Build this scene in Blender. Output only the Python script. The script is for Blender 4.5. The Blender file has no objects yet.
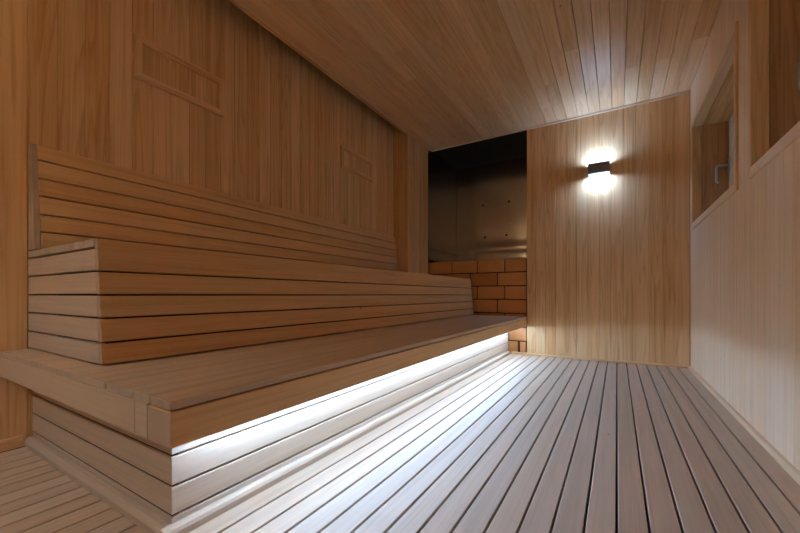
import bpy, bmesh, math, random
from mathutils import Matrix, Vector
random.seed(7)
S = bpy.context.scene
COL = S.collection

# ------------------------------------------------------------------ materials
def nt(name):
    m = bpy.data.materials.new(name); m.use_nodes = True
    t = m.node_tree; t.nodes.clear()
    out = t.nodes.new('ShaderNodeOutputMaterial')
    return m, t, out

def N(t, kind, **kw):
    n = t.nodes.new(kind)
    for k, v in kw.items():
        if hasattr(n, k): setattr(n, k, v)
        else: n.inputs[k].default_value = v
    return n

def wood(name, axis, light, dark, rough=0.45, var=0.55, ring=0.75, spec=0.35, red=(1.0, 0.91, 0.78)):
    """planed softwood: grain runs along axis; every plank carries its own random value"""
    m, t, out = nt(name); L = t.links.new
    b = N(t, 'ShaderNodeBsdfPrincipled')
    tc = N(t, 'ShaderNodeTexCoord'); at = N(t, 'ShaderNodeAttribute'); at.attribute_name = 'plank'
    off = N(t, 'ShaderNodeVectorMath', operation='MULTIPLY'); off.inputs[1].default_value = (37.3, 53.1, 71.7)
    comb = N(t, 'ShaderNodeCombineXYZ')
    for i in range(3): L(at.outputs['Fac'], comb.inputs[i])
    L(comb.outputs[0], off.inputs[0])
    add = N(t, 'ShaderNodeVectorMath', operation='ADD')
    L(tc.outputs['Object'], add.inputs[0]); L(off.outputs[0], add.inputs[1])
    def mapped(across, along):
        mp = N(t, 'ShaderNodeMapping')
        s = [across] * 3; s['XYZ'.index(axis)] = along
        mp.inputs['Scale'].default_value = s
        L(add.outputs[0], mp.inputs['Vector']); return mp
    # cathedral growth rings: contour lines of a stretched noise
    m1 = mapped(9.0, 0.5)
    n1 = N(t, 'ShaderNodeTexNoise'); n1.inputs['Scale'].default_value = 1.0
    n1.inputs['Detail'].default_value = 1.5; n1.inputs['Roughness'].default_value = 0.45
    L(m1.outputs[0], n1.inputs['Vector'])
    mul = N(t, 'ShaderNodeMath', operation='MULTIPLY'); mul.inputs[1].default_value = 11.0
    L(n1.outputs['Fac'], mul.inputs[0])
    fr = N(t, 'ShaderNodeMath', operation='FRACT'); L(mul.outputs[0], fr.inputs[0])
    rr = N(t, 'ShaderNodeValToRGB')
    e = rr.color_ramp.elements
    e[0].position = 0.0; e[0].color = (0.35, 0.35, 0.35, 1)
    e[1].position = 1.0; e[1].color = (0.30, 0.30, 0.30, 1)
    x = rr.color_ramp.elements.new(0.62); x.color = (0.55, 0.55, 0.55, 1)
    x = rr.color_ramp.elements.new(0.86); x.color = (1, 1, 1, 1)
    L(fr.outputs[0], rr.inputs[0])
    # fine fibres
    m2 = mapped(150.0, 2.2)
    n2 = N(t, 'ShaderNodeTexNoise'); n2.inputs['Scale'].default_value = 1.0; n2.inputs['Detail'].default_value = 3.0
    L(m2.outputs[0], n2.inputs['Vector'])
    m3 = mapped(38.0, 0.6)
    n3 = N(t, 'ShaderNodeTexNoise'); n3.inputs['Scale'].default_value = 1.0; n3.inputs['Detail'].default_value = 2.0
    L(m3.outputs[0], n3.inputs['Vector'])
    # mix factor
    def math_(op, a, bb):
        k = N(t, 'ShaderNodeMath', operation=op)
        for i, v in enumerate((a, bb)):
            if isinstance(v, (int, float)): k.inputs[i].default_value = v
            else: L(v, k.inputs[i])
        return k.outputs[0]
    f = math_('MULTIPLY', rr.outputs[0], ring)
    f = math_('ADD', f, math_('MULTIPLY', math_('SUBTRACT', n2.outputs['Fac'], 0.5), 1.15))
    f = math_('ADD', f, math_('MULTIPLY', math_('SUBTRACT', n3.outputs['Fac'], 0.5), 1.3))
    # plank to plank shift of tone
    wn = N(t, 'ShaderNodeTexWhiteNoise', noise_dimensions='1D'); L(at.outputs['Fac'], wn.inputs['W'])
    f = math_('ADD', f, math_('MULTIPLY', math_('SUBTRACT', wn.outputs['Value'], 0.5), var))
    cl = N(t, 'ShaderNodeClamp'); L(f, cl.inputs[0])
    mix = N(t, 'ShaderNodeMix', data_type='RGBA')
    mix.inputs[6].default_value = (*light, 1); mix.inputs[7].default_value = (*dark, 1)
    L(cl.outputs[0], mix.inputs[0])
    # some planks redder than others
    hue = N(t, 'ShaderNodeMix', data_type='RGBA', blend_type='MULTIPLY')
    hue.inputs[7].default_value = (*red, 1)
    sep = N(t, 'ShaderNodeSeparateColor'); L(wn.outputs['Color'], sep.inputs[0])
    L(math_('MULTIPLY', sep.outputs[1], 0.75), hue.inputs[0]); L(mix.outputs[2], hue.inputs[6])
    # sparse small knots
    m4 = mapped(5.5, 4.0)
    vo = N(t, 'ShaderNodeTexVoronoi'); vo.inputs['Scale'].default_value = 1.0; L(m4.outputs[0], vo.inputs['Vector'])
    vs = N(t, 'ShaderNodeSeparateColor'); L(vo.outputs['Color'], vs.inputs[0])
    kn = math_('MULTIPLY', math_('LESS_THAN', vo.outputs['Distance'], 0.04), math_('GREATER_THAN', vs.outputs[0], 0.86))
    knot = N(t, 'ShaderNodeMix', data_type='RGBA'); knot.inputs[7].default_value = (dark[0]*.45, dark[1]*.4, dark[2]*.35, 1)
    L(math_('MULTIPLY', kn, 0.8), knot.inputs[0]); L(hue.outputs[2], knot.inputs[6])
    L(knot.outputs[2], b.inputs['Base Color'])
    rg = math_('ADD', math_('MULTIPLY', n3.outputs['Fac'], 0.16), rough - 0.08)
    L(rg, b.inputs['Roughness'])
    b.inputs['Specular IOR Level'].default_value = spec
    bu = N(t, 'ShaderNodeBump'); bu.inputs['Strength'].default_value = 0.12; bu.inputs['Distance'].default_value = 0.002
    L(n2.outputs['Fac'], bu.inputs['Height']); L(bu.outputs[0], b.inputs['Normal'])
    L(b.outputs[0], out.inputs[0])
    return m

def plain(name, col, rough=0.5, metal=0.0, spec=0.4, noise=0.0):
    m, t, out = nt(name)
    b = N(t, 'ShaderNodeBsdfPrincipled')
    b.inputs['Base Color'].default_value = (*col, 1); b.inputs['Roughness'].default_value = rough
    b.inputs['Metallic'].default_value = metal; b.inputs['Specular IOR Level'].default_value = spec
    if noise:
        tc = N(t, 'ShaderNodeTexCoord'); n = N(t, 'ShaderNodeTexNoise'); n.inputs['Scale'].default_value = 14
        t.links.new(tc.outputs['Object'], n.inputs['Vector'])
        mx = N(t, 'ShaderNodeMix', data_type='RGBA', blend_type='MULTIPLY'); mx.inputs[0].default_value = noise
        mx.inputs[6].default_value = (*col, 1)
        t.links.new(n.outputs['Color'], mx.inputs[7]); t.links.new(mx.outputs[2], b.inputs['Base Color'])
    t.links.new(b.outputs[0], out.inputs[0])
    return m

def emit(name, col, power):
    m, t, out = nt(name)
    e = N(t, 'ShaderNodeEmission'); e.inputs[0].default_value = (*col, 1); e.inputs[1].default_value = power
    t.links.new(e.outputs[0], out.inputs[0]); return m

WL, WD = (0.78, 0.535, 0.295), (0.55, 0.305, 0.118)
M = {}
M['wall'] = wood('wall_boards', 'Z', WL, WD)
M['wall_bounce'] = wood('bounce_lit_wall_boards', 'Z', (0.86, 0.70, 0.53), (0.71, 0.53, 0.36), var=0.35, ring=0.5)  # right wall wood, made paler to put bounce light into the colour
M['pale_y'] = wood('pale_trim_boards', 'Y', (0.82, 0.64, 0.46), (0.66, 0.47, 0.30), var=0.3, ring=0.4)
M['pale_x'] = wood('pale_batten', 'X', (0.82, 0.66, 0.50), (0.68, 0.50, 0.34), var=0.3, ring=0.4)
M['wall_y'] = wood('trim_along_room', 'Y', WL, WD)
M['wall_x'] = wood('trim_across_room', 'X', WL, WD)
M['ceil'] = wood('ceiling_boards', 'Y', (0.80, 0.58, 0.35), (0.60, 0.37, 0.175), rough=0.38, spec=0.5, var=0.8)
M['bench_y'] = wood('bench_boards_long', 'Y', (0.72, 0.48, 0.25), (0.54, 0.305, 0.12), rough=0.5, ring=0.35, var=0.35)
M['bench_x'] = wood('bench_boards_short', 'X', (0.54, 0.455, 0.38), (0.42, 0.33, 0.26), rough=0.5, ring=0.35, var=0.3)  # greyed end boards: cool light on the near faces put into the colour
M['bench_z'] = wood('bench_boards_upright', 'Z', (0.46, 0.37, 0.30), (0.35, 0.26, 0.20), rough=0.5, ring=0.35, var=0.3)  # same greying on the backrest end, light put into the colour
M['floor'] = wood('floor_boards', 'Y', (0.60, 0.49, 0.385), (0.44, 0.345, 0.255), rough=0.5, ring=0.35, var=0.5, red=(1, .9, .82))
M['lining'] = wood('shaded_lining_boards', 'Z', (0.56, 0.36, 0.19), (0.38, 0.205, 0.085), var=0.4)  # darker wood: shade of the deep reveal put into the colour
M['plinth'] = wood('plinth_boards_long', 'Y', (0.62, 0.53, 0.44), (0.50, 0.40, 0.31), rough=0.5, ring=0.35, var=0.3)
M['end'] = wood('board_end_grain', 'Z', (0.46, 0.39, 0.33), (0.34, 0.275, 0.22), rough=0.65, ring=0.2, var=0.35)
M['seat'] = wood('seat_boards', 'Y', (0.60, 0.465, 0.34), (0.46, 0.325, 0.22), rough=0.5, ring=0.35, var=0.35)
M['core'] = plain('dark_batten', (0.05, 0.03, 0.018), 0.8)
M['black'] = plain('black_void', (0.012, 0.011, 0.010), 0.7)
M['lamp'] = plain('lamp_housing_metal', (0.20, 0.205, 0.215), 0.4, 0.5)
M['alu'] = plain('aluminium', (0.62, 0.63, 0.64), 0.35, 0.9)
M['upvc'] = plain('window_sash_grey', (0.74, 0.74, 0.72), 0.4)
M['rubber'] = plain('dark_seal', (0.02, 0.02, 0.02), 0.6)
M['led'] = emit('lamp_diffuser_cool_white', (0.35, 0.56, 1.0), 98.0)
M['led_near'] = emit('near_lamp_diffuser_white', (0.68, 0.82, 0.93), 330.0)
M['strip'] = emit('light_strip_cool_white', (0.40, 0.63, 1.0), 26.5)

def steel():
    m, t, out = nt('stainless_sheet'); L = t.links.new
    b = N(t, 'ShaderNodeBsdfPrincipled'); b.inputs['Metallic'].default_value = 1.0
    b.inputs['Base Color'].default_value = (0.50, 0.50, 0.50, 1); b.inputs['Roughness'].default_value = 0.2
    tc = N(t, 'ShaderNodeTexCoord')
    mp = N(t, 'ShaderNodeMapping'); mp.inputs['Scale'].default_value = (1.6, 1.6, 0.9)
    n = N(t, 'ShaderNodeTexNoise'); n.inputs['Scale'].default_value = 1.0; n.inputs['Detail'].default_value = 0.5
    L(tc.outputs['Object'], mp.inputs[0]); L(mp.outputs[0], n.inputs['Vector'])
    bu = N(t, 'ShaderNodeBump'); bu.inputs['Strength'].default_value = 0.35; bu.inputs['Distance'].default_value = 0.02
    L(n.outputs['Fac'], bu.inputs['Height']); L(bu.outputs[0], b.inputs['Normal'])
    L(b.outputs[0], out.inputs[0]); return m
M['steel'] = steel()

def firebrick():
    m, t, out = nt('orange_firebrick'); L = t.links.new
    b = N(t, 'ShaderNodeBsdfPrincipled'); b.inputs['Roughness'].default_value = 0.42
    at = N(t, 'ShaderNodeAttribute'); at.attribute_name = 'plank'
    tc = N(t, 'ShaderNodeTexCoord')
    n = N(t, 'ShaderNodeTexNoise'); n.inputs['Scale'].default_value = 9; n.inputs['Detail'].default_value = 6
    L(tc.outputs['Object'], n.inputs['Vector'])
    a = N(t, 'ShaderNodeMath', operation='ADD'); L(at.outputs['Fac'], a.inputs[0]); L(n.outputs['Fac'], a.inputs[1])
    s = N(t, 'ShaderNodeMath', operation='MULTIPLY'); s.inputs[1].default_value = 0.55; L(a.outputs[0], s.inputs[0])
    r = N(t, 'ShaderNodeValToRGB')
    r.color_ramp.elements[0].position = 0.15; r.color_ramp.elements[0].color = (0.42, 0.15, 0.035, 1)
    r.color_ramp.elements[1].position = 0.85; r.color_ramp.elements[1].color = (0.64, 0.29, 0.085, 1)
    L(s.outputs[0], r.inputs[0]); L(r.outputs[0], b.inputs['Base Color'])
    bu = N(t, 'ShaderNodeBump'); bu.inputs['Strength'].default_value = 0.15; bu.inputs['Distance'].default_value = 0.004
    L(n.outputs['Fac'], bu.inputs['Height']); L(bu.outputs[0], b.inputs['Normal'])
    L(b.outputs[0], out.inputs[0]); return m
M['brick'] = firebrick()

def glass(name, tint):
    m, t, out = nt(name); L = t.links.new
    tr = N(t, 'ShaderNodeBsdfTransparent'); tr.inputs[0].default_value = (*tint, 1)
    gl = N(t, 'ShaderNodeBsdfGlossy'); gl.inputs['Roughness'].default_value = 0.02
    fr = N(t, 'ShaderNodeFresnel'); fr.inputs[0].default_value = 1.5
    mx = N(t, 'ShaderNodeMixShader'); L(fr.outputs[0], mx.inputs[0]); L(tr.outputs[0], mx.inputs[1]); L(gl.outputs[0], mx.inputs[2])
    L(mx.outputs[0], out.inputs[0]); return m
M['glass'] = glass('window_glass', (0.75, 0.78, 0.78))

# ------------------------------------------------------------------ mesh helpers
g0 = 0.0026      # V groove of the wall and ceiling boards
def thin(lo, hi):
    d = [hi[i] - lo[i] for i in range(3)]
    return d.index(min(d))
class MB:
    """collects solids into ONE mesh; each solid gets its own random 'plank' value"""
    def __init__(s):
        s.bm = bmesh.new(); s.lay = s.bm.faces.layers.float.new('plank')
    def _merge(s, b2, mat_index=0, rnd=None):
        r = random.random() if rnd is None else rnd
        vm = {v: s.bm.verts.new(v.co) for v in b2.verts}
        for f in b2.faces:
            try: nf = s.bm.faces.new([vm[v] for v in f.verts])
            except ValueError: continue
            nf[s.lay] = r; nf.material_index = mat_index; nf.smooth = f.smooth
        b2.free()
    def box(s, lo, hi, bev=0.0, mx=None, mi=0, rnd=None):
        b2 = bmesh.new()
        lo = Vector(lo); hi = Vector(hi)
        bmesh.ops.create_cube(b2, size=1.0)
        for v in b2.verts:
            v.co = Vector([lo[i] + (v.co[i] + .5) * (hi[i] - lo[i]) for i in range(3)])
        if bev == g0:
            for v in b2.verts:
                for i in range(3):
                    if i != thin(lo, hi): v.co[i] += .0005 if v.co[i] < (lo[i]+hi[i])/2 else -.0005
        if bev: bmesh.ops.bevel(b2, geom=list(b2.edges), offset=bev, segments=1, affect='EDGES')
        if mx is not None: b2.transform(mx)
        s._merge(b2, mi, rnd)
    def prism(s, poly, axis, a, b, bev=0.0, mi=0, rnd=None):
        """poly in the two axes other than axis (in XYZ order), extruded from a to b"""
        b2 = bmesh.new(); ax = 'XYZ'.index(axis)
        def co(p, w):
            q = list(p); q.insert(ax, w); return q
        A = [b2.verts.new(co(p, a)) for p in poly]; B = [b2.verts.new(co(p, b)) for p in poly]
        n = len(poly)
        b2.faces.new(A); b2.faces.new(B[::-1])
        for i in range(n): b2.faces.new((A[i], B[i], B[(i+1) % n], A[(i+1) % n]))
        bmesh.ops.recalc_face_normals(b2, faces=b2.faces)
        if bev: bmesh.ops.bevel(b2, geom=list(b2.edges), offset=bev, segments=1, affect='EDGES')
        s._merge(b2, mi, rnd)
    def tube(s, pts, rad, seg=12, mi=0, flat=1.0):
        pts = [Vector(p) for p in pts]; b2 = bmesh.new(); rings = []
        for i, p in enumerate(pts):
            d = (pts[min(i+1, len(pts)-1)] - pts[max(i-1, 0)]).normalized()
            u = d.cross(Vector((0, 1, 0)))
            if u.length < .1: u = d.cross(Vector((0, 0, 1)))
            u.normalize(); w = d.cross(u)
            rings.append([b2.verts.new(p + (u*math.cos(2*math.pi*k/seg) + w*flat*math.sin(2*math.pi*k/seg))*rad) for k in range(seg)])
        for a, b in zip(rings, rings[1:]):
            for k in range(seg):
                f = b2.faces.new((a[k], a[(k+1) % seg], b[(k+1) % seg], b[k])); f.smooth = True
        b2.faces.new(rings[0][::-1]); b2.faces.new(rings[-1])
        bmesh.ops.recalc_face_normals(b2, faces=b2.faces)
        s._merge(b2, mi)
    def build(s, name, mats, parent=None, loc=None):
        me = bpy.data.meshes.new(name)
        if loc is not None:
            bmesh.ops.translate(s.bm, verts=s.bm.verts, vec=-Vector(loc))
        s.bm.to_mesh(me); s.bm.free()
        for m in (mats if isinstance(mats, (list, tuple)) else [mats]): me.materials.append(m)
        o = bpy.data.objects.new(name, me); COL.objects.link(o)
        if parent is not None:
            o.parent = parent
            if loc is not None: o.location = Vector(loc) - world_loc(parent)
            else: o.location = -world_loc(parent)
        elif loc is not None: o.location = loc
        return o

def end_grain(o, mat):
    """sawn board ends facing along the room get the greyer end-grain wood"""
    o.data.materials.append(mat); k = len(o.data.materials) - 1
    for p in o.data.polygons:
        if abs(p.normal.y) > .9: p.material_index = k
    return o

def world_loc(o):
    v = Vector(o.location)
    while o.parent: o = o.parent; v += Vector(o.location)
    return v

def empty(name, loc, label=None, cat=None, group=None, kind=None):
    o = bpy.data.objects.new(name, None); COL.objects.link(o); o.location = loc
    o.empty_display_size = 0.1
    tag(o, label, cat, group, kind); return o

def tag(o, label=None, cat=None, group=None, kind=None):
    if label: o['label'] = label
    if cat: o['category'] = cat
    if group: o['group'] = group
    if kind: o['kind'] = kind
    return o

def copy_tree(o, parent=None):
    c = o.copy(); COL.objects.link(c); c.parent = parent
    for ch in [q for q in bpy.data.objects if q.parent == o]: copy_tree(ch, c)
    return c

# ------------------------------------------------------------------ dimensions (metres, camera stands over the origin)
XL, XR = -2.2, 0.553           # left / right wall faces
YB, YN = 4.036, -1.05          # far / near wall faces
ZC = 2.454                     # ceiling boards
XC = -2.01                     # left edge of the ceiling (slot beyond)
XF = -0.837                    # front edge of the lower bench = corner of the recess
PY0, PY1, PX = 3.475, 3.966, -2.0   # pilaster
ZT = 0.415                     # lower bench seat
g = g0                     # V groove

# ------------------------------------------------------------------ floor
mb = MB()
edges = [XR - 0.004] + [0.465 - 0.0776*k for k in range(36)]
for a, b in zip(edges, edges[1:]):
    if b < XL: break
    mb.box((b + 0.0034, YN, -0.028), (a - 0.0034, YB - .004, 0.0), 0.0016)
mb.box((XL, YN, -0.08), (XR + .2, 5.0, -0.03), mi=1)
tag(mb.build('floor', [M['floor'], M['core']]), 'pale duckboard floor of long narrow boards with dark gaps', 'floor', kind='structure')

# ------------------------------------------------------------------ left wall
mb = MB(); y = 0.494 - 0.0985*23
while y < YB + .05:
    y2 = min(y + 0.0985, YB + .05)
    mb.box((XL - .02, max(y, YN), 0.0), (XL, y2, 2.62), g)
    y = y2
mb.box((XL - .12, YN - .1, -.05), (XL - .019, 5.0, 2.75), mi=1)
tag(mb.build('wall_left', [M['wall'], M['core']]), 'left wall of upright brown boards behind the benches', 'wall', kind='structure')
mb = MB()
mb.prism([(XL, 0), (XL + .022, 0), (XL + .022, .036), (XL + .016, .045), (XL, .045)], 'Y', YN, 0.478)
tag(mb.build('baseboard_left', M['wall_y']), 'low wooden skirting at the foot of the left wall', 'skirting', kind='structure')

# pilaster at the far end of the left wall
mb = MB()
mb.box((PX - .02, PY0, 0), (PX, PY0 + .058, 2.452), g)
n = 4; w = (PY1 - PY0 - .058) / n
for k in range(n): mb.box((PX - .02, PY0 + .058 + k*w, 0), (PX, PY0 + .058 + (k+1)*w, 2.452), g)
mb.box((XL + .001, PY0, 0), (XL + .09, PY0 + .02, 2.6), g); mb.box((XL + .09, PY0, 0), (PX - .0205, PY0 + .02, 2.6), g)
mb.box((XL + .001, PY0 + .021, 0), (PX - .021, PY1 - .002, 2.44), mi=1)
tag(mb.build('wall_pilaster', [M['wall'], M['core']]), 'boarded wall projection beside the steel and brick corner', 'wall', kind='structure')

# ------------------------------------------------------------------ far wall
mb = MB()
seams = [XF] + [0.553 - 0.1*k for k in range(13, -1, -1)]
seams = [XF, -.748, -.647, -.547, -.447, -.350, -.247, -.149, -.05, .051, .152, .253, .351, .450, .5515]
for a, b in zip(seams, seams[1:]): mb.box((a, YB, 0.0), (b, YB + .02, 2.50), g)
mb.box((XF + .002, YB + .0201, -.03), (XR + .2, 4.9, 2.75), mi=1)
tag(mb.build('wall_back', [M['wall'], M['core']]), 'far wall of upright honey-coloured boards carrying the lamp', 'wall', kind='structure')
mb = MB()
mb.prism([(YB, 0), (YB - .016, 0), (YB - .016, .016), (YB - .010, .022), (YB, .022)], 'X', XF + .001, XR - .012)
mb.prism([(4.06, 0), (YB - .016, 0), (YB - .016, .016), (YB - .010, .022), (4.06, .022)], 'X', -1.0, XF + .0008)
tag(mb.build('baseboard_back', M['wall_x']), 'thin wooden skirting along the far wall', 'skirting', kind='structure')
mb = MB()
mb.box((-1.985, YB - .016, ZC - .016), (XR - .006, YB - .001, ZC - .001), .002)
tag(mb.build('trim_1', M['pale_x']), 'slim wooden batten where ceiling meets far wall', 'trim', kind='structure')

# ------------------------------------------------------------------ near wall (behind the camera)
mb = MB(); x = XL
while x < XR:
    x2 = min(x + .1, XR); mb.box((x, YN - .02, 0), (x2, YN, 2.62), g); x = x2
mb.box((XL - .1, YN - .12, -.05), (XR + .3, YN - .0201, 2.75), mi=1)
tag(mb.build('wall_front', [M['wall'], M['core']]), 'boarded wall behind the viewer', 'wall', kind='structure')

# ------------------------------------------------------------------ ceiling
mb = MB(); x = XR - .004; k = 0
while x > XC + .001:
    x2 = max(x - .0985, XC)
    y = YN; 
    cut = random.uniform(.3, 4.5)
    while y < YB - .001:
        ye = min(YN + cut, YB - .001)
        if YB - ye < .35: ye = YB - .001
        a, b = x2 + .0008, x - .0008; sag = random.uniform(.0006, .0013); tl = random.uniform(-.0005, .0005)
        poly = [(a, ZC + .02), (a, ZC + .003)] + [(a + .0022 + (b - a - .0044)*q/8, ZC + sag*(1 - (q/4 - 1)**2) - .0005 + tl*(q/4 - 1)) for q in range(9)] + [(b, ZC + .003), (b, ZC + .02)]
        mb.prism(poly, 'Y', y + .0003, ye - .0003)
        y = ye; cut += random.uniform(2.6, 4.0)
    x = x2
mb.box((XC, YN, ZC + .0201), (XR + .22, YB + .02, ZC + .07), mi=1)
mb.box((XL - .1, YN, 2.62), (XR + .22, YB - .02, 2.7), mi=1)
tag(mb.build('ceiling', [M['ceil'], M['core']]), 'ceiling of long brown boards running towards the far wall', 'ceiling', kind='structure')
mb = MB()
mb.box((XC - .026, YN, ZC - .001), (XC - .004, PY0 - .001, ZC + .06), .002)
tag(mb.build('trim_2', M['wall_y']), 'wooden edge strip of the ceiling above the benches', 'trim', kind='structure')

# ------------------------------------------------------------------ right wall with two window openings
WZ0, WZ1 = 1.255, 2.065
W = [(2.60, 3.865), (1.06, 2.31)]
mb = MB()
ys = [YB - .003]; 
while ys[-1] > YN: ys.append(max(ys[-1] - .0985, YN))
for b, a in zip(ys, ys[1:]):
    cuts = sorted({a, b} | {q for w in W for q in w if a < q < b})
    for c, d in zip(cuts, cuts[1:]):
        r = random.random(); mid = (c + d)/2
        if any(w[0] < mid < w[1] for w in W):
            mb.box((XR, c, 0), (XR + .02, d, WZ0), g, rnd=r); mb.box((XR, c, WZ1), (XR + .02, d, 2.62), g, rnd=r)
        else: mb.box((XR, c, 0), (XR + .02, d, 2.62), g, rnd=r)
for lo, hi in [((YN - .1, -.05), (YB + .1, WZ0 - .021)), ((YN - .1, WZ1 + .021), (YB + .1, 2.75)), ((YN - .1, WZ0 - .021), (W[1][0] - .021, WZ1 + .021)),
               ((W[1][1] + .021, WZ0 - .021), (W[0][0] - .021, WZ1 + .021)), ((W[0][1] + .021, WZ0 - .021), (YB + .1, WZ1 + .021))]:
    mb.box((XR + .0201, lo[0], lo[1]), (XR + .30, hi[0], hi[1]), mi=1)
tag(mb.build('wall_right', [M['wall_bounce'], M['core']]), 'right wall of upright boards with bounce light painted in, with two windows', 'wall', kind='structure')
mb = MB()
mb.prism([(XR, 0), (XR - .020, 0), (XR - .020, .010), (XR - .014, .020), (XR - .004, .024), (XR, .024)], 'Y', YN, YB - .017)
tag(mb.build('baseboard_right', M['pale_y']), 'slim wooden skirting at the foot of the right wall', 'skirting', kind='structure')

def window(name, y0, y1, label):
    z0, z1 = WZ0, WZ1; XS = XR + .222
    base = (XR, (y0 + y1)/2, z0)
    root = empty(name, base, label, 'window', kind='structure')
    # casing proud of the wall, four mitred boards
    c = .046; cy = .036; p = .012
    mb = MB()
    def mitre(a, b, a2, b2, mi=0):   # quad in YZ
        mb.prism([a, b, b2, a2], 'X', XR - p, XR + .052, .0015, mi=mi)
    i0, i1, j0, j1 = y0, y1, z0, z1; o0, o1, q0, q1 = y0 - cy, y1 + cy, z0 - c, z1 + c
    mitre((o0, q0), (o1, q0), (i0, j0), (i1, j0))
    mitre((o0, q1), (o1, q1), (i0, j1), (i1, j1))
    mitre((o0, q0), (o0, q1), (i0, j0), (i0, j1), 1)
    mitre((o1, q0), (o1, q1), (i1, j0), (i1, j1), 1)
    mb.build('casing', [M['pale_y'], M['wall']], root)
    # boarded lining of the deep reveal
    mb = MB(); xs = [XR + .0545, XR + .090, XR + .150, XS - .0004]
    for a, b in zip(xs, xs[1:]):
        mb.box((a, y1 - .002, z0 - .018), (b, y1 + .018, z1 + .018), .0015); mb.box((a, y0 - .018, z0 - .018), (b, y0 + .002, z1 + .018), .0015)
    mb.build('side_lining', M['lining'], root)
    mb = MB()
    for a, b in zip(xs, xs[1:]):
        mb.box((a, y0 + .003, z1 - .002), (b, y1 - .003, z1 + .018), .0015); mb.box((a, y0 + .003, z0 - .018), (b, y1 - .003, z0 + .002), .0015)
    mb.build('top_and_sill_lining', M['wall_y'], root)
    # outer sash
    f = .05; mb = MB()
    def m2(a, b, a2, b2): mb.prism([a, b, b2, a2], 'X', XS, XS + .05, .003)
    I0, I1, J0, J1 = y0 + f, y1 - f, z0 + f, z1 - f
    m2((y0, z0), (y1, z0), (I0, J0), (I1, J0)); m2((y0, z1), (y1, z1), (I0, J1), (I1, J1))
    m2((y0, z0), (y0, z1), (I0, J0), (I0, J1)); m2((y1, z0), (y1, z1), (I1, J0), (I1, J1))
    sash = mb.build('sash', M['upvc'], root)
    mb = MB(); mb.box((XS + .022, y0 + f - .006, z0 + f - .006), (XS + .028, y1 - f + .006, z1 - f + .006))
    mb.build('pane', M['glass'], root)
    # tilt handle on the far stile
    yh = y1 - .027; zh = 1.70
    mb = MB()
    mb.box((XS - .010, yh - .015, zh - .055), (XS, yh + .015, zh + .055), .004)
    mb.tube([(XS - .008, yh, zh), (XS - .034, yh, zh), (XS - .060, yh, zh)], .010)
    mb.tube([(XS - .050, yh, zh + .004), (XS - .064, yh, zh + .004), (XS - .077, yh, zh - .004), (XS - .082, yh, zh - .018), (XS - .082, yh, zh - .07),
             (XS - .082, yh, zh - .122), (XS - .077, yh, zh - .134), (XS - .067, yh, zh - .140)], .0085, flat=1.3)
    h = mb.build('handle', M['alu'], root); h['label'] = 'metal lever handle'
    return root
window('window_1', W[0][0], W[0][1], 'deep wood-lined window beside the far wall')
window('window_2', W[1][0], W[1][1], 'deep wood-lined window cut by the right edge of view')

# ------------------------------------------------------------------ recess shell and steel cladding
mb = MB()
mb.box((XL - .1, YB - .019, 2.60), (XR, 5.0, 2.7)); mb.box((XL - .1, YB + .021, ZC + .02), (XF + .001, 5.0, ZC + .06))
mb.box((XL - .1, 4.93, -.05), (XF + .1, 5.0, 2.6)); mb.box((XL - .1, 4.18, 0), (PX - .026, 4.93, 2.47)); mb.box((XL - .1, PY1 + .001, 0), (PX - .075, 4.179, 2.47))
tag(mb.build('wall_recess', M['black']), 'black lining of the heater corner', 'wall', kind='structure')

t = empty('steel_cladding', (-1.45, 4.88, 1.1), 'dark mirror-like stainless steel sheets lining the corner above the bricks', 'steel cladding')
def sheet(y_or_x, a, b, z0, z1, facing, name):
    b2 = MB(); bm = b2.bm; nu, nv = 24, 70; grid = []
    for j in range(nv + 1):
        z = z0 + (z1 - z0)*j/nv; row = []
        for i in range(nu + 1):
            s_ = i/nu; q = a + (b - a)*s_; h = z - z0
            bow = .004*math.sin(math.pi*s_)*math.sin(5*h + 1.2*s_) + .003*math.sin(3*math.pi*s_ + 1)*math.exp(-h*4)
            bow += .012*math.exp(-((h - .17 - .03*math.sin(3.0*s_))/.06)**2) + .014*math.exp(-(h/.035)**2)
            row.append(bm.verts.new((q, y_or_x - bow, z) if facing == 'y' else (y_or_x + bow, q, z)))
        grid.append(row)
    for j in range(nv):
        for i in range(nu):
            f = bm.faces.new((grid[j][i], grid[j][i+1], grid[j+1][i+1], grid[j+1][i])); f.smooth = True
    o = b2.build(name, M['steel'], t)
    md = o.modifiers.new('thickness', 'SOLIDIFY'); md.thickness = .0015; md.offset = 0
    es = o.modifiers.new('crisp_rim', 'EDGE_SPLIT'); es.split_angle = math.radians(50)
    return o
sheet(4.88, PX - .001, XF - .004, 1.09, ZC + .015, 'y', 'back_sheet')
sheet(PX - .003, PY1 + .004, 4.871, 1.09, ZC + .015, 'x', 'side_sheet')
mb = MB(); mb.box((XF - .003, 4.125, 1.09), (XF - .0015, 4.872, ZC + .015)); mb.build('side_sheet', M['steel'], t)
mb = MB(); mb.box((PX, YB + .01, ZC + .016), (XF, 4.88, ZC + .018)); mb.build('top_sheet', M['black'], t)['label'] = 'black top sheet'
for x, z in ((-1.602, 1.902), (-1.243, 1.909), (-1.574, 1.452), (-1.277, 1.461)):
    mb = MB(); mb.tube([(x, 4.885, z), (x, 4.868, z)], .013); mb.build('screw', M['rubber'], t)

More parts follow.
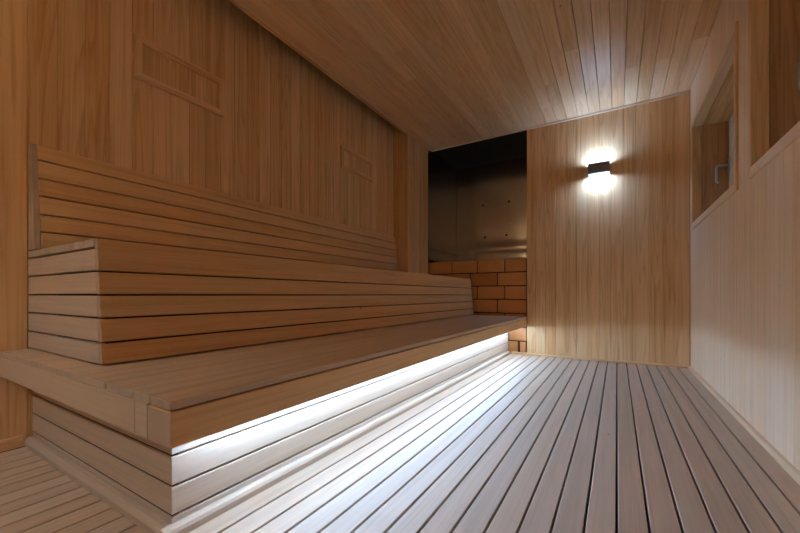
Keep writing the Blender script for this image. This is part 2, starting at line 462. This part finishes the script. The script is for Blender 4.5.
# ------------------------------------------------------------------ brick heater front
mb = MB()
by = 4.062
zs = [0.0, .140, .293, .446, .601, .754, .907, 1.062]
jA = [-2.06, -1.727, -1.405, -1.083, XF - .004]; jB = [-2.06, -1.81, -1.49, -1.168, XF - .004]; jG = [-2.06, -1.56, -1.24, -.9265, XF - .004]
rows = [jG, jA[:3] + [-1.04, XF - .004], jA, jB, jA, jB, jA]
for r, (a, b) in enumerate(zip(zs, zs[1:])):
    for c, d in zip(rows[r], rows[r][1:]):
        gx = .012 if (r == 0 and abs(d + .9265) < .001 or r == 0 and abs(c + .9265) < .001) else .0058
        mb.box((c + gx, by, a + (.0058 if r else .0)), (d - gx, by + .11, b - .0058), .004)
mb.box((-2.058, by + .012, 0), (XF - .005, by + .105, 1.05), mi=1)
tag(mb.build('brick_heater_front', [M['brick'], M['black']]), 'orange firebrick heater front below the steel sheets in the far corner', 'brick heater')

# ------------------------------------------------------------------ lower bench
t = empty('lower_bench', (-1.5, 2.2, 0), 'long low wooden bench with a lit underside and slatted seat on the floor', 'bench')
Y0 = .41; YE = 4.052
mb = MB()
xs = [XF, -.933] + [-.933 - .0795*k for k in range(1, 20)]
for a, b in zip(xs, xs[1:]):
    if b < XL: b = XL + .002
    e = YE if a <= XF and b > PX else PY0 - .003
    if a - b < .02: break
    mb.box((b + .0019, Y0, .3955), (a - .0019, e, ZT), .0018)
end_grain(mb.build('seat', M['seat'], t), M['end'])
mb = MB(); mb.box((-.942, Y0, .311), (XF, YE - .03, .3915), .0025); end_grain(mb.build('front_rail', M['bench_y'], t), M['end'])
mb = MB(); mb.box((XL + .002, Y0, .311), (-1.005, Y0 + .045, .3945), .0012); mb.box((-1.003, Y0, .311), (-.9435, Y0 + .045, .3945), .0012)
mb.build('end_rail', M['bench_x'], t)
mb = MB(); mb.box((XL + .002, Y0 + .046, .335), (-.943, YE - .04, .385)); mb.build('underside', M['bench_y'], t)
mb = MB()
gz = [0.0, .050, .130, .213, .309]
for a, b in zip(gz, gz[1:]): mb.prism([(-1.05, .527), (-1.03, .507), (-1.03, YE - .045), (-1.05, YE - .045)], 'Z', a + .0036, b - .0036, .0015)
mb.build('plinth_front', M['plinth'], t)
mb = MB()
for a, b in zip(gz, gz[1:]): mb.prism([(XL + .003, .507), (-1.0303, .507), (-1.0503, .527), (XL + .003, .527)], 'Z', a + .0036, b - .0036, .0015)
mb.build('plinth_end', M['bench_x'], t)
mb = MB(); mb.box((XL + .01, .529, .001), (-1.051, PY0 - .01, .308)); mb.box((PX + .03, PY0 - .01, .001), (-1.051, YE - .05, .308))
for z in gz[1:-1]: mb.box((XL + .004, .5115, z - .0033), (-1.038, .5285, z + .0033))  # added dark fillers standing in for shade between the end slats
mb.build('plinth_core', M['core'], t)
mb = MB()
q = [(-1.03, 0), (-1.002, 0), (-1.002, .018), (-1.008, .026), (-1.016, .030), (-1.03, .030)]
mb.prism(q, 'Y', .479, YE - .045)
mb.build('plinth_skirting', M['plinth'], t)
mb = MB()
q = [(.507, 0), (.479, 0), (.479, .018), (.485, .026), (.493, .030), (.507, .030)]
mb.prism([(z1_, z2_) for z1_, z2_ in q], 'X', XL + .003, -1.0302)
mb.build('plinth_skirting', M['bench_x'], t)

# light strip under the bench
t = empty('light_strip', (-.962, 2.2, .3), 'glowing white light strip hidden under the lower bench edge', 'light strip')
mb = MB(); mb.box((-.980, .56, .322), (-.952, YE - .08, .3345)); mb.build('channel', M['alu'], t)
mb = MB(); mb.box((-.969, .565, .300), (-.963, YE - .085, .3215)); mb.build('diffuser', M['strip'], t)

# ------------------------------------------------------------------ upper bench
t = empty('upper_bench', (-1.8, 2.2, ZT), 'upper wooden bench block with sloping slatted front standing on the lower bench', 'bench')
zb = ZT + .002; zt = .842; xb, xt = -1.437, -1.477
def xf(z): return xb + (xt - xb)*(z - zb)/(zt - zb)
u = Vector((xt - xb, 0, zt - zb)).normalized(); nrm = Vector((u.z, 0, -u.x))
mx = Matrix(((u.x, 0, nrm.x, xb), (u.y, 1, nrm.y, 0), (u.z, 0, nrm.z, zb), (0, 0, 0, 1)))
sc = 1/u.z
gz = [zb + .001, .492, .573, .651, .730, zt]
mb = MB()
for a, b in zip(gz, gz[1:]):
    mb.box(((a - zb)*sc + .0033, .494, -.02), ((b - zb)*sc - .0033, YE - .012, 0), .002, mx=mx)
end_grain(mb.build('front_slats', M['bench_y'], t), M['end'])
mb = MB()
gz2 = [zb + .001, .492, .573, .651, .730, .808]
for a, b in zip(gz2, gz2[1:]):
    a += .0033; b -= .0033
    mb.prism([(XL + .003, a), (xf(a) - .0210, a), (xf(b) - .0210, b), (XL + .003, b)], 'Y', .494, .514, .002)
mb.build('end_slats', M['bench_x'], t)
mb = MB(); x = xf(.83) - .024
while x > XL + .05:
    x2 = max(x - .09, XL + .003); e = YE - .014 if x2 > PX else PY0 - .004
    mb.box((x2 + .002, .494, .813), (x - .002, e, .840), .002); x = x2
end_grain(mb.build('seat', M['seat'], t), M['end'])
mb = MB(); mb.prism([(PX + .03, zb + .003), (xf(zb) - .03, zb + .003), (xf(.8) - .03, .80), (PX + .03, .80)], 'Y', .53, YE - .03)
mb.build('core', M['core'], t)

# ------------------------------------------------------------------ backrest on the wall
t = empty('backrest', (XL, 2.0, .85), 'slatted wooden backrest leaning on the left wall above the upper bench', 'backrest')
zb2, zt2 = .846, 1.312; xb2, xt2 = -2.108, -2.172
u = Vector((xt2 - xb2, 0, zt2 - zb2)).normalized(); nrm = Vector((u.z, 0, -u.x))
mx = Matrix(((u.x, 0, nrm.x, xb2), (u.y, 1, nrm.y, 0), (u.z, 0, nrm.z, zb2), (0, 0, 0, 1))); sc = 1/u.z
gz = [zb2, .923, 1.0, 1.080, 1.159, 1.240, zt2]
mb = MB()
for a, b in zip(gz, gz[1:]):
    mb.box(((a - zb2)*sc + .0033, .515, -.02), ((b - zb2)*sc - .0033, PY0 - .004, 0), .002, mx=mx)
mb.build('slats', M['bench_y'], t)
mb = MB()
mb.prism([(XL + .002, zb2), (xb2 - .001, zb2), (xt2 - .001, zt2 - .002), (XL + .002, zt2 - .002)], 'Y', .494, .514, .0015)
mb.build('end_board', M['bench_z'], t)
mb = MB(); mb.prism([(XL + .002, zb2), (xb2 - .026, zb2), (xt2 - .024, zt2 - .03), (XL + .002, zt2 - .03)], 'Y', .516, PY0 - .006)
mb.build('core', M['core'], t)

# ------------------------------------------------------------------ two air vent covers on the left wall
def vent(y0, y1, z0, z1, label):
    t = empty('vent_cover', (XL, (y0 + y1)/2, (z0 + z1)/2), label, 'vent cover', 'wooden vent covers on the left wall')
    f = .036; p = .022; mb = MB()
    I = (y0 + f, y1 - f, z0 + f, z1 - f)
    for quad in ([(y0, z0), (y1, z0), (I[1], I[2]), (I[0], I[2])], [(y0, z1), (y1, z1), (I[1], I[3]), (I[0], I[3])],
                 [(y0, z0), (y0, z1), (I[0], I[3]), (I[0], I[2])], [(y1, z0), (y1, z1), (I[1], I[3]), (I[1], I[2])]):
        mb.prism(quad, 'X', XL + .0005, XL + p, .0015, mi=0 if quad[0][0] != quad[1][0] else 1)
    mb.build('frame', [M['wall_y'], M['wall']], t)
    mb = MB(); y = y0 + f
    while y < y1 - f - .01:
        y2 = min(y + .09, y1 - f); mb.box((XL + .0005, y + .0005, z0 + f), (XL + .006, y2 - .0005, z1 - f), .0012); y = y2
    mb.build('panel', M['wall'], t)
vent(.888, 1.395, 1.806, 2.040, 'framed wooden vent cover high on the left wall above the near end of backrest')
vent(2.555, 3.06, 1.835, 2.045, 'framed wooden vent cover on the left wall near the far boarded projection')

# ------------------------------------------------------------------ wall lamps
def wall_lamp(label, loc, rz, led='led'):
    t = empty('wall_lamp', loc, label, 'lamp', 'up and down wall lamps')
    w, d, h = .182, .100, .104
    def part(m, name, mat):
        me = bpy.data.meshes.new(name); m.bm.to_mesh(me); m.bm.free(); me.materials.append(mat)
        o = bpy.data.objects.new(name, me); COL.objects.link(o); o.parent = t; return o
    m = MB(); q = .004                                  # open rectangular sleeve
    m.box((-w/2, -d, -h/2), (w/2, -d + q, h/2), .001); m.box((-w/2, -.006, -h/2), (w/2, -.002, h/2 - .018), .0005)
    m.box((-w/2, -d + q, -h/2), (-w/2 + q, -.002, h/2), .0005); m.box((w/2 - q, -d + q, -h/2), (w/2, -.002, h/2), .0005)
    m.box((-w/2 + q, -d + q, -.02), (w/2 - q, -.006, .02))
    part(m, 'housing', M['lamp'])
    for s in (1, -1):
        m = MB(); z = s*(h/2 - .014)
        m.box((-w/2 + .010, -d + .010, min(z, z - s*.006)), (w/2 - .010, -.066, max(z, z - s*.006)))
        part(m, 'diffuser', M[led])
    t.rotation_euler = (0, 0, rz)
    return t
wall_lamp('small dark box lamp shining up and down on the far wall', (-.150, YB, 1.878), 0)
wall_lamp('dark box lamp on the wall behind the viewer', (-1.60, YN, 1.90), math.pi, 'led_near')

# ------------------------------------------------------------------ world, camera, view
w = bpy.data.worlds.new('World'); S.world = w; w.use_nodes = True
w.node_tree.nodes['Background'].inputs[0].default_value = (0.75, 0.8, 0.85, 1)
w.node_tree.nodes['Background'].inputs[1].default_value = 0.2

cam = bpy.data.cameras.new('Camera'); co = bpy.data.objects.new('Camera', cam); COL.objects.link(co)
co.location = (0, 0, .65); co.rotation_euler = (math.pi/2, 0, math.radians(31.235))
cam.sensor_width = 36; cam.lens = 357.813/800*36; cam.shift_y = 28.5/800
cam.clip_start = .02
S.camera = co
S.cycles.max_bounces = 12; S.cycles.diffuse_bounces = 8
S.cycles.sample_clamp_indirect = 6
S.view_settings.view_transform = 'Standard'; S.view_settings.look = 'None'
S.view_settings.gamma = 1.0; S.view_settings.use_curve_mapping = False
S.view_settings.exposure = 1.9
